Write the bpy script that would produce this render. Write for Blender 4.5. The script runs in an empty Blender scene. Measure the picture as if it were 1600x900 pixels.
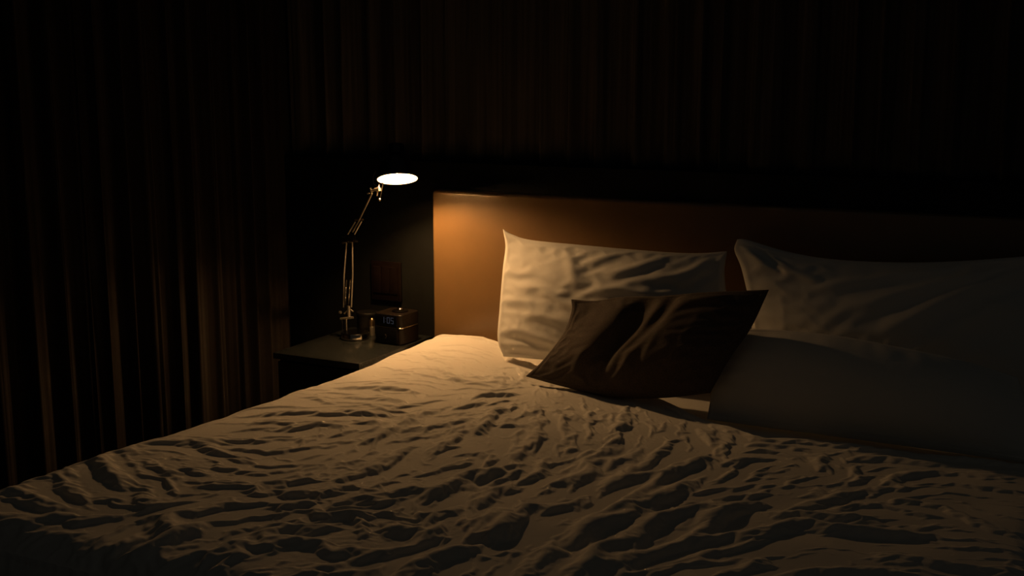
import bpy, bmesh, math
import numpy as np
from mathutils import Vector, Matrix

# ------------------------------------------------------------------ camera, world, exposure
scene = bpy.context.scene
C = scene.collection
FPX = 1830.0                                    # focal length in pixels of a 1600 px wide frame
PITCH = math.atan(330 / 1830.0)
YAW = math.radians(26.94)
CAM = np.array([2.195, -3.684, 1.52])
LAMP_Y = -0.205                                 # depth of the reading lamp's head
LAMP_POWER = 2050.0                             # bulb; the added fill disc behind it glows at a fiftieth of that
LAMP_COLOUR = (1.0, 0.545, 0.21)
AMBIENT = 0.0075
EXPOSURE = 0.0

FW = np.array([-math.sin(YAW) * math.cos(PITCH), math.cos(YAW) * math.cos(PITCH), -math.sin(PITCH)])
RT = np.array([math.cos(YAW), math.sin(YAW), 0.0])
UP = np.cross(RT, FW)
cd = bpy.data.cameras.new('camera')
cam = bpy.data.objects.new('camera', cd)
C.objects.link(cam)
cd.sensor_width = 36.0
cd.lens = 36.0 * FPX / 1600.0
cd.clip_start = 0.05
cam.matrix_world = Matrix(((RT[0], UP[0], -FW[0], CAM[0]), (RT[1], UP[1], -FW[1], CAM[1]),
                           (RT[2], UP[2], -FW[2], CAM[2]), (0, 0, 0, 1)))
scene.camera = cam
w = bpy.data.worlds.new('world')
scene.world = w
w.use_nodes = True
w.node_tree.nodes['Background'].inputs[0].default_value = (1.0, 0.97, 0.84, 1)
w.node_tree.nodes['Background'].inputs[1].default_value = AMBIENT
scene.view_settings.view_transform = 'Standard'
scene.view_settings.look = 'None'
scene.view_settings.gamma = 1.0
scene.view_settings.use_curve_mapping = False
scene.view_settings.exposure = EXPOSURE
scene.cycles.use_denoising = True
scene.cycles.max_bounces = 8
scene.cycles.diffuse_bounces = 5
scene.cycles.glossy_bounces = 5


def _ray(x, y):
    return FW + RT * ((x - 800) / FPX) - UP * ((y - 450) / FPX)


def at(x, y, Y=None, z=None, X=None):
    """World point on a plane (Y, z or X constant) that the photo shows at (x, y)."""
    d = _ray(x, y)
    if Y is not None:
        t = (Y - CAM[1]) / d[1]
    elif z is not None:
        t = (z - CAM[2]) / d[2]
    else:
        t = (X - CAM[0]) / d[0]
    return CAM + d * t


# ------------------------------------------------------------------ materials
def material(name, col, rough=0.6, metal=0.0, spec=0.5, noise=None, bump=None, sheen=0.0, coat=0.0, emit=None):
    m = bpy.data.materials.new(name)
    m.use_nodes = True
    nt = m.node_tree
    b = nt.nodes['Principled BSDF']
    b.inputs['Base Color'].default_value = (*col, 1)
    b.inputs['Roughness'].default_value = rough
    b.inputs['Metallic'].default_value = metal
    b.inputs['Specular IOR Level'].default_value = spec
    b.inputs['Sheen Weight'].default_value = sheen
    b.inputs['Coat Weight'].default_value = coat
    tc = nt.nodes.new('ShaderNodeTexCoord')
    if noise:                                    # (scale, amount, stretch)
        mp = nt.nodes.new('ShaderNodeMapping')
        mp.inputs['Scale'].default_value = noise[2]
        nt.links.new(tc.outputs['Object'], mp.inputs['Vector'])
        n = nt.nodes.new('ShaderNodeTexNoise')
        n.inputs['Scale'].default_value = noise[0]
        n.inputs['Detail'].default_value = 5
        nt.links.new(mp.outputs[0], n.inputs['Vector'])
        r = nt.nodes.new('ShaderNodeValToRGB')
        a = noise[1]
        r.color_ramp.elements[0].position = 0.3
        r.color_ramp.elements[1].position = 0.7
        r.color_ramp.elements[0].color = (*[c * (1 - a) for c in col], 1)
        r.color_ramp.elements[1].color = (*[min(1, c * (1 + a)) for c in col], 1)
        nt.links.new(n.outputs['Fac'], r.inputs[0])
        nt.links.new(r.outputs[0], b.inputs['Base Color'])
    if bump:                                     # (scale, strength, distance, stretch)
        mp = nt.nodes.new('ShaderNodeMapping')
        mp.inputs['Scale'].default_value = bump[3]
        nt.links.new(tc.outputs['Object'], mp.inputs['Vector'])
        n = nt.nodes.new('ShaderNodeTexNoise')
        n.inputs['Scale'].default_value = bump[0]
        n.inputs['Detail'].default_value = 4
        nt.links.new(mp.outputs[0], n.inputs['Vector'])
        bp = nt.nodes.new('ShaderNodeBump')
        bp.inputs['Strength'].default_value = bump[1]
        bp.inputs['Distance'].default_value = bump[2]
        nt.links.new(n.outputs['Fac'], bp.inputs['Height'])
        nt.links.new(bp.outputs[0], b.inputs['Normal'])
    if emit:
        b.inputs['Emission Color'].default_value = (*emit[0], 1)
        b.inputs['Emission Strength'].default_value = emit[1]
    return m


ONE = (1, 1, 1)
M = {
    'linen': material('white_cotton', (0.74, 0.71, 0.66), 0.9, spec=0.15, bump=(420, 0.25, 0.0006, (1, 1, 1)), sheen=0.05),
    'case': material('white_pillowcase', (0.76, 0.74, 0.70), 0.9, spec=0.15, bump=(420, 0.2, 0.0005, ONE), sheen=0.05),
    'sheet': material('white_sheet', (0.72, 0.70, 0.66), 0.9, spec=0.1, bump=(300, 0.2, 0.0005, ONE)),
    'cushion': material('charcoal_linen', (0.088, 0.072, 0.062), 0.95, spec=0.1, noise=(260, 0.25, (1, 1, 1)), bump=(500, 0.5, 0.0006, ONE), sheen=0.05),
    'head': material('tan_leather', (0.195, 0.110, 0.042), 0.34, spec=1.0, noise=(14, 0.05, ONE), bump=(240, 0.08, 0.0008, ONE)),
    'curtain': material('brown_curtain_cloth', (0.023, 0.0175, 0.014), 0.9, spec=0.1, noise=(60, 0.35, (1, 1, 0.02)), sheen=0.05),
    'upper': material('light_lifted_curtain_cloth', (0.075, 0.066, 0.058), 0.9, spec=0.1, noise=(60, 0.35, (1, 1, 0.02)), sheen=0.05),  # curtain cloth again, its colour lightened in place of light it lacks
    'panel': material('dark_wall_panel', (0.006, 0.0065, 0.006), 0.6, spec=0.2, noise=(30, 0.15, ONE)),
    'wall': material('dark_plaster', (0.02, 0.019, 0.018), 0.8, spec=0.2, noise=(20, 0.1, ONE)),
    'floor': material('dark_carpet', (0.03, 0.027, 0.025), 0.95, spec=0.1, noise=(200, 0.4, ONE)),
    'stand': material('black_lacquer', (0.016, 0.018, 0.018), 0.26, spec=0.4, noise=(90, 0.25, ONE)),
    'standbody': material('blue_black_wood', (0.012, 0.013, 0.015), 0.5, spec=0.3, noise=(8, 0.2, (1, 1, 12))),
    'chrome': material('nickel_plate', (0.62, 0.57, 0.50), 0.16, metal=1.0),
    'dull': material('brushed_steel', (0.62, 0.56, 0.48), 0.48, metal=1.0),
    'darksteel': material('dark_steel', (0.06, 0.055, 0.05), 0.3, metal=1.0),
    'enamel': material('white_enamel', (0.45, 0.43, 0.40), 0.45),
    'black': material('black_plastic', (0.003, 0.003, 0.0035), 0.45, spec=0.25),
    'gloss': material('black_glass', (0.004, 0.004, 0.006), 0.08, spec=0.5),
    'walnut': material('dark_walnut', (0.009, 0.006, 0.0045), 0.42, spec=0.2, noise=(30, 0.4, (1, 1, 8))),
    'redwood': material('dark_red_brown', (0.0065, 0.0036, 0.003), 0.3, spec=0.3, noise=(40, 0.2, ONE)),
    'brass': material('brushed_brass', (0.45, 0.33, 0.19), 0.35, metal=1.0),
    'mattress': material('mattress_ticking', (0.62, 0.60, 0.56), 0.9, spec=0.1, noise=(100, 0.05, ONE)),
    'base': material('bed_base_cloth', (0.03, 0.026, 0.022), 0.9, spec=0.1, noise=(200, 0.2, ONE)),
    'bulb': material('lit_bulb', (1, 0.9, 0.7), 0.3, emit=(LAMP_COLOUR, LAMP_POWER)),
    'fill_glow': material('added_fill_glow', (0.9, 0.88, 0.8), 0.5, emit=(LAMP_COLOUR, LAMP_POWER * 0.02)),
    'digit': material('display_digit', (0.02, 0.022, 0.03), 0.4, emit=((0.6, 0.7, 1.0), 0.024)),
}


# ------------------------------------------------------------------ object helpers
def link(name, me, mat, parent=None, smooth=True):
    o = bpy.data.objects.new(name, me)
    C.objects.link(o)
    me.materials.append(M[mat])
    if smooth:
        me.polygons.foreach_set('use_smooth', [True] * len(me.polygons))
    if parent is not None:
        o.parent = parent
        o.matrix_parent_inverse = Matrix.Translation(-parent.location)
    return o


def from_bm(name, bm, mat, parent=None, smooth=True, sharp=40):
    bmesh.ops.recalc_face_normals(bm, faces=bm.faces)
    me = bpy.data.meshes.new(name)
    bm.to_mesh(me)
    bm.free()
    o = link(name, me, mat, parent, smooth)
    if smooth:
        me.set_sharp_from_angle(angle=math.radians(sharp))
    return o


def from_arrays(name, V, F, mat, parent=None):
    me = bpy.data.meshes.new(name)
    V = np.asarray(V, np.float32)
    F = np.asarray(F, np.int32)
    me.vertices.add(len(V))
    me.vertices.foreach_set('co', V.ravel())
    me.loops.add(F.size)
    me.loops.foreach_set('vertex_index', F.ravel())
    me.polygons.add(len(F))
    me.polygons.foreach_set('loop_start', np.arange(0, F.size, F.shape[1], dtype=np.int32))
    me.update(calc_edges=True)
    me.validate()
    return link(name, me, mat, parent)


def tag(o, label=None, cat=None, group=None, kind=None):
    if label: o['label'] = label
    if cat: o['category'] = cat
    if group: o['group'] = group
    if kind: o['kind'] = kind
    return o


def thing(name, label, cat, loc=(0, 0, 0), group=None):
    o = bpy.data.objects.new(name, None)
    o.empty_display_size = 0.05
    C.objects.link(o)
    o.location = loc
    return tag(o, label, cat, group)


def box(bm, lo, hi, bev=0.0, seg=3, rot=None):
    lo, hi = Vector(lo), Vector(hi)
    r = bmesh.ops.create_cube(bm, size=1.0)
    vs = r['verts']
    c, s = (lo + hi) / 2, hi - lo
    for v in vs:
        v.co = Vector((v.co.x * s.x, v.co.y * s.y, v.co.z * s.z))
    if bev > 0:
        es = list({e for v in vs for e in v.link_edges})
        rb = bmesh.ops.bevel(bm, geom=es, offset=bev, segments=seg, affect='EDGES', profile=0.5)
        vs = list({v for f in rb['faces'] for v in f.verts} | {v for v in vs if v.is_valid})
    for v in vs:
        if rot is not None:
            v.co = rot @ v.co
        v.co += c
    return vs


def tube(bm, pts, r, seg=10, cap=True):
    pts = [Vector(p) for p in pts]
    rs = r if isinstance(r, (list, tuple)) else [r] * len(pts)
    rings = []
    prev = None
    for i, p in enumerate(pts):
        a = pts[min(i + 1, len(pts) - 1)] - pts[max(i - 1, 0)]
        a.normalize()
        if prev is None:
            n = a.orthogonal().normalized()
        else:
            n = (prev - a * prev.dot(a)).normalized()
        prev = n
        b = a.cross(n)
        rings.append([bm.verts.new(p + (n * math.cos(2 * math.pi * k / seg) + b * math.sin(2 * math.pi * k / seg)) * rs[i]) for k in range(seg)])
    for i in range(len(rings) - 1):
        for k in range(seg):
            bm.faces.new((rings[i][k], rings[i][(k + 1) % seg], rings[i + 1][(k + 1) % seg], rings[i + 1][k]))
    if cap:
        bm.faces.new(rings[0][::-1])
        bm.faces.new(rings[-1])


def lathe(bm, prof, mat=Matrix.Identity(4), seg=40):
    """prof: (radius, height) list; radius 0 closes with a pole."""
    rings = []
    for r, z in prof:
        if r < 1e-6:
            rings.append([bm.verts.new(mat @ Vector((0, 0, z)))])
        else:
            rings.append([bm.verts.new(mat @ Vector((r * math.cos(2 * math.pi * k / seg), r * math.sin(2 * math.pi * k / seg), z))) for k in range(seg)])
    for a, b in zip(rings, rings[1:]):
        for k in range(seg):
            k2 = (k + 1) % seg
            if len(a) == 1 and len(b) == 1:
                continue
            if len(a) == 1:
                bm.faces.new((a[0], b[k2], b[k]))
            elif len(b) == 1:
                bm.faces.new((a[k], a[k2], b[0]))
            else:
                bm.faces.new((a[k], a[k2], b[k2], b[k]))


# ------------------------------------------------------------------ numeric helpers for cloth
def perlin(x, y, seed=0):
    rng = np.random.RandomState(seed)
    ang = rng.rand(256) * 2 * np.pi
    perm = np.concatenate([rng.permutation(256)] * 2)
    xi = np.floor(x).astype(int)
    yi = np.floor(y).astype(int)
    xf, yf = x - xi, y - yi
    xi &= 255
    yi &= 255
    u = xf * xf * xf * (xf * (xf * 6 - 15) + 10)
    v = yf * yf * yf * (yf * (yf * 6 - 15) + 10)

    def g(ix, iy, dx, dy):
        a = ang[perm[(perm[ix & 255] + iy) & 255]]
        return np.cos(a) * dx + np.sin(a) * dy
    n00 = g(xi, yi, xf, yf)
    n10 = g(xi + 1, yi, xf - 1, yf)
    n01 = g(xi, yi + 1, xf, yf - 1)
    n11 = g(xi + 1, yi + 1, xf - 1, yf - 1)
    return (n00 * (1 - u) + n10 * u) * (1 - v) + (n01 * (1 - u) + n11 * u) * v


def blur(a, n=1):
    for _ in range(n):
        p = np.pad(a, 1, mode='edge')
        a = (p[:-2, 1:-1] + p[2:, 1:-1] + p[1:-1, :-2] + p[1:-1, 2:] + 4 * p[1:-1, 1:-1]) / 8
    return a


def spline(pts, n):
    """Catmull-Rom through pts, n samples evenly by length."""
    P = np.asarray(pts, float)
    Q = np.vstack([2 * P[0] - P[1], P, 2 * P[-1] - P[-2]])
    out = []
    for i in range(1, len(Q) - 2):
        t = np.linspace(0, 1, 24, endpoint=False)[:, None]
        p0, p1, p2, p3 = Q[i - 1], Q[i], Q[i + 1], Q[i + 2]
        out.append(0.5 * (2 * p1 + (p2 - p0) * t + (2 * p0 - 5 * p1 + 4 * p2 - p3) * t ** 2 + (3 * p1 - p0 - 3 * p2 + p3) * t ** 3))
    D = np.vstack(out + [P[-1:]])
    s = np.concatenate([[0], np.cumsum(np.linalg.norm(np.diff(D, axis=0), axis=1))])
    q = np.linspace(0, s[-1], n)
    return np.stack([np.interp(q, s, D[:, k]) for k in range(D.shape[1])], 1)


def ridge(H, GX, GY, line, h, wl, ws, light):
    """Adds one fold: a crest along line, broad (wl) towards the light, steep (ws) away from it."""
    L = spline(line, max(8, 6 * len(line)))
    R = 2.2 * max(wl, ws)
    m = (GX > L[:, 0].min() - R) & (GX < L[:, 0].max() + R) & (GY > L[:, 1].min() - R) & (GY < L[:, 1].max() + R)
    if not m.any():
        return
    px, py = GX[m], GY[m]
    best = np.full(px.shape, 1e9)
    tt = np.zeros(px.shape)
    sd = np.zeros(px.shape)
    n = len(L) - 1
    mid = L[len(L) // 2]
    for i in range(n):
        ax, ay = L[i]
        dx, dy = L[i + 1] - L[i]
        l2 = dx * dx + dy * dy + 1e-12
        t = np.clip(((px - ax) * dx + (py - ay) * dy) / l2, 0, 1)
        ex, ey = px - ax - t * dx, py - ay - t * dy
        d = ex * ex + ey * ey
        k = d < best
        best = np.where(k, d, best)
        tt = np.where(k, (i + t) / n, tt)
        side = np.sign(ex * -dy + ey * dx)
        nx, ny = -dy, dx
        lit = np.sign(nx * (mid[0] - light[0]) + ny * (mid[1] - light[1])) or 1
        sd = np.where(k, side * lit, sd)
    d = np.sqrt(best)
    far = sd > 0
    wv = np.where(far, ws, wl)
    q = np.clip(d / wv, 0, 2.2)
    prof = np.where(far, np.exp(-1.7 * q ** 1.25) - 0.22 * np.exp(-((q - 1.7) / 0.5) ** 2), np.exp(-1.9 * q ** 1.0))
    env = np.clip(np.minimum(tt, 1 - tt) / 0.22, 0, 1)
    env = env * env * (3 - 2 * env)
    env = np.where((tt <= 0) | (tt >= 1), 0, env)
    H[m] += h * prof * env


def grid_faces(nu, nv, off=0, flip=False):
    i = np.arange(nu - 1)[:, None] * nv + np.arange(nv - 1)[None, :] + off
    f = np.stack([i, i + nv, i + nv + 1, i + 1], -1).reshape(-1, 4)
    return f[:, ::-1] if flip else f


def normals(P):
    du = np.gradient(P, axis=0)
    dv = np.gradient(P, axis=1)
    n = np.cross(du, dv)
    return n / (np.linalg.norm(n, axis=2, keepdims=True) + 1e-12)


def relax(P, ref, base, fixed, iters, ex, flow, grav, keep, seed, bend, jitter, iso, shear=0.35):
    """Lets the draped surface settle like cloth: it carries ex more cloth across the flow direction than fits,
    edges keep their length, folds crease, nothing sinks below base."""
    P = P.astype(np.float32).copy()
    P0 = P.copy()
    base = base.astype(np.float32)
    ref = ref.astype(np.float32)
    nx, ny = -np.sin(flow), np.cos(flow)
    ax, ay = np.cos(flow), np.sin(flow)

    def rest(A, A0, cut):
        l0 = np.linalg.norm(A0, axis=2)
        L = l0 + blur(np.linalg.norm(A, axis=2) - l0, 4)
        d = A / (np.linalg.norm(A, axis=2, keepdims=True) + 1e-9)
        f = 1 + ex[cut] * ((d[..., 0] * nx[cut] + d[..., 1] * ny[cut]) ** 2 + (iso[cut] if np.ndim(iso) else iso) * (d[..., 0] * ax[cut] + d[..., 1] * ay[cut]) ** 2)
        return (L * f).astype(np.float32)
    S = np.s_
    R0 = ref
    Lu, Lv = rest(P[1:] - P[:-1], R0[1:] - R0[:-1], S[:-1, :]), rest(P[:, 1:] - P[:, :-1], R0[:, 1:] - R0[:, :-1], S[:, :-1])
    L1 = rest(P[1:, 1:] - P[:-1, :-1], R0[1:, 1:] - R0[:-1, :-1], S[:-1, :-1])
    L2 = rest(P[1:, :-1] - P[:-1, 1:], R0[1:, :-1] - R0[:-1, 1:], S[:-1, :-1])
    rng = np.random.RandomState(seed)
    nu, nv = P.shape[:2]
    P[..., 2] += (jitter * blur(rng.randn(nu, nv), 2)).astype(np.float32)
    prev = P.copy()
    w = (1 - fixed).astype(np.float32)[..., None]

    def solve(A, B, L, k):
        d = B - A
        l = np.sqrt((d * d).sum(-1)) + 1e-9
        c = ((0.5 * k) * (l - L) / l)[..., None] * d
        A += c
        B -= c
    for it in range(iters):
        vel = (P - prev) * 0.9
        prev = P.copy()
        P += vel * w
        P[..., 2] -= grav
        for rep in range(2):
            for o in (0, 1):
                n = (nu - o) // 2
                solve(P[o:o + 2 * n:2], P[o + 1:o + 1 + 2 * n:2], Lu[o:o + 2 * n:2][:n], 0.9)
            for o in (0, 1):
                n = (nv - o) // 2
                solve(P[:, o:o + 2 * n:2], P[:, o + 1:o + 1 + 2 * n:2], Lv[:, o:o + 2 * n:2][:, :n], 0.9)
            for o in (0, 1):
                n = (nu - o) // 2
                a, b = P[o:o + 2 * n:2], P[o + 1:o + 1 + 2 * n:2]
                solve(a[:, :-1], b[:, 1:], L1[o:o + 2 * n:2][:n], shear)
                solve(a[:, 1:], b[:, :-1], L2[o:o + 2 * n:2][:n], shear)
        B = P - ref
        lap = (-(B[:-4, 2:-2] + B[4:, 2:-2] + B[2:-2, :-4] + B[2:-2, 4:]) + 4 * (B[1:-3, 2:-2] + B[3:-1, 2:-2] + B[2:-2, 1:-3] + B[2:-2, 3:-1]) - 12 * B[2:-2, 2:-2])
        P[2:-2, 2:-2] += bend * lap / 20          # bending
        P += keep * (P0 - P)
        P[..., 2] = np.maximum(P[..., 2], base)
        P = P0 + (P - P0) * w
    return P


def resize(A, nu, nv):
    """Smooth resampling of a grid (nu0, nv0, ...) to (nu, nv, ...)."""
    def cubic(A, n):
        m = A.shape[0]
        q = np.linspace(0, m - 1, n)
        i = np.minimum(q.astype(int), m - 2)
        t = (q - i).reshape((-1,) + (1,) * (A.ndim - 1))
        p0, p1, p2, p3 = A[np.maximum(i - 1, 0)], A[i], A[i + 1], A[np.minimum(i + 2, m - 1)]
        return 0.5 * (2 * p1 + (p2 - p0) * t + (2 * p0 - 5 * p1 + 4 * p2 - p3) * t ** 2 + (3 * p1 - p0 - 3 * p2 + p3) * t ** 3)
    A = cubic(A, nu)
    return np.swapaxes(cubic(np.swapaxes(A, 0, 1), nv), 0, 1)


def flow_field(SX, SY, lines, sig=0.09, soft=1.2, ref=20):
    """Direction and amount of creasing, gathered from the folds around each point."""
    txx = np.full(SX.shape, 0.02); txy = np.zeros(SX.shape); tyy = np.zeros(SX.shape); den = np.zeros(SX.shape)
    for h, wl, ws, line in lines:
        Q = spline(line, 6)
        for a, b in zip(Q, Q[1:]):
            d = b - a
            l = np.linalg.norm(d)
            d = d / l
            m = (a + b) / 2
            g = h / ref * l / 0.05 * np.exp(-((SX - m[0]) ** 2 + (SY - m[1]) ** 2) / (2 * sig ** 2))
            txx += g * d[0] * d[0]; txy += g * d[0] * d[1]; tyy += g * d[1] * d[1]; den += g
    return 0.5 * np.arctan2(2 * txy, txx - tyy), den / (den + soft)


# ------------------------------------------------------------------ room
WX, WY = -0.72, 0.06                            # side wall, back wall


def slab(name, lo, hi, mat, kind='structure', bev=0.0):
    bm = bmesh.new()
    box(bm, lo, hi, bev)
    o = from_bm(name, bm, mat, smooth=bev > 0)
    o['kind'] = kind
    return o


slab('floor', (WX - 0.1, -5.2, -0.05), (4.2, WY + 0.2, 0.0), 'floor')
slab('wall_back', (WX - 0.1, WY + 0.12, 0.0), (4.2, WY + 0.22, 2.7), 'wall')
slab('wall_left', (WX - 0.12, -5.2, 0.0), (WX, WY + 0.22, 2.7), 'wall')
slab('trim_1', (WX, WY, 0.0), (4.2, WY + 0.12, 1.212), 'panel', bev=0.004)


def curtain(name, p0, p1, z0, z1, amp, period, seed, label, out, mat='curtain', hem=0.0):
    """Gathered cloth from p0 to p1; folds swell and pinch irregularly, wider apart towards the hem."""
    p0, p1, out = np.array(p0, float), np.array(p1, float), np.array(out, float)
    L = np.linalg.norm(p1 - p0)
    nu, nv = int(L / 0.0035), 48
    s = np.linspace(0, L, nu)[:, None]
    v = np.linspace(0, 1, nv)[None, :]
    rng = np.random.RandomState(seed)
    warp = 0.9 * perlin(s / 0.33, 0 * s + 3.1, seed) + 0.35 * perlin(s / 0.10, 0 * s + 7.7, seed + 1)
    drift = 0.25 * perlin(s / 0.25 + 0 * v, 1.3 * v + 0 * s, seed + 2)
    ph = s / period * 2 * np.pi + 2 * np.pi * (warp * 0.8 + drift * 0.5)
    a = amp * (0.65 + 0.55 * perlin(s / 0.21, v * 0.7 + 5, seed + 3))
    d = np.sin(ph)
    d = np.sign(d) * np.abs(d) ** 0.75
    off = a * (d + 0.28 * np.sin(2.3 * ph + 1.1)) + 0.004 * perlin(s / 0.018, v * 1.2, seed + 4)
    off = off + 0.0025 * perlin(s / 0.007, v * 0.8, seed + 8)
    along = 0.012 * np.cos(ph) * (1 - 0.3 * v)
    dirv = (p1 - p0) / L
    P = np.zeros((nu, nv, 3))
    base = p0[None, None, :] + dirv * (s + along)[..., None]
    P[...] = base + out * off[..., None]
    P[..., 2] = z1 + (z0 - z1) * v + hem * (v > 0.999) * perlin(s / 0.05, 0 * s, seed + 5)
    V = P.reshape(-1, 3)
    N = normals(P)
    B = (P - N * 0.0015).reshape(-1, 3)
    F = np.vstack([grid_faces(nu, nv), grid_faces(nu, nv, nu * nv, True)])
    n = nu * nv
    rim = []
    for j in range(nv - 1):
        for i in (0, nu - 1):
            q = i * nv + j
            rim.append((q, q + 1, q + 1 + n, q + n))
    for i in range(nu - 1):
        for j in (0, nv - 1):
            q = i * nv + j
            rim.append((q, q + nv, q + nv + n, q + n))
    o = from_arrays(name, np.vstack([V, B]), np.vstack([F, np.array(rim)]), mat)
    return tag(o, label, 'curtain', 'dark pleated curtains')


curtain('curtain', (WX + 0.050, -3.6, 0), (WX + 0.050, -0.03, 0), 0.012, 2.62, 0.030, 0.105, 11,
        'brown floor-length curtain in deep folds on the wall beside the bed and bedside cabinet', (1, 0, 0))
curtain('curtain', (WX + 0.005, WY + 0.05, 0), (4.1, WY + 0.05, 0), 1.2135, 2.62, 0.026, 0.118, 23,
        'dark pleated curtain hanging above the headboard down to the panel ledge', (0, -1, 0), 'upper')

# ------------------------------------------------------------------ bed
BEDW, BEDL, ZM = 2.10, 2.06, 0.545              # width, length, mattress top
bed = thing('bed', 'double bed with a tall padded tan leather headboard', 'bed', (BEDW / 2, -BEDL / 2, 0))
bm = bmesh.new()
box(bm, (-0.008, 0.0, 0.06), (2.35, WY - 0.001, 1.112), 0.014, 5)
from_bm('headboard', bm, 'head', bed)
bm = bmesh.new()
box(bm, (0.02, -BEDL, 0.10), (BEDW, -0.004, 0.30), 0.015)
from_bm('bed_base', bm, 'base', bed)
for lx in (0.12, BEDW - 0.1):
    for ly in (-0.12, -BEDL + 0.1):
        bm = bmesh.new()
        lathe(bm, [(0, 0), (0.022, 0), (0.03, 0.102), (0, 0.102)], Matrix.Translation((lx, ly, 0)), 20)
        from_bm('leg', bm, 'darksteel', bed)
bm = bmesh.new()
box(bm, (0.02, -BEDL, 0.301), (BEDW, -0.004, ZM), 0.045, 5)
tag(from_bm('mattress', bm, 'sheet'), 'mattress under a white sheet, bare between the pillows and the duvet', 'mattress')

# ------------------------------------------------------------------ duvet
LIGHT = (-0.12, -0.16)
WAVE = 0.0105
# cloth settling, coarse to fine: grid, steps, surplus cloth, gain of the traced folds, bending, jitter, share of surplus along the folds
STAGES = [(150, 128, 150, 0.008, 0.30, 0.04, 0.004, 0.15), (300, 254, 100, 0.012, 0.05, 0.05, 0.003, 0.35), (600, 508, 50, 0.013, 0.0, 0.07, 0.0010, 0.5), (760, 640, 5, 0.004, 0.0, 0.10, 0.0003, 0.6)]
ZD = 0.60                                       # mean height of the duvet's top
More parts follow.
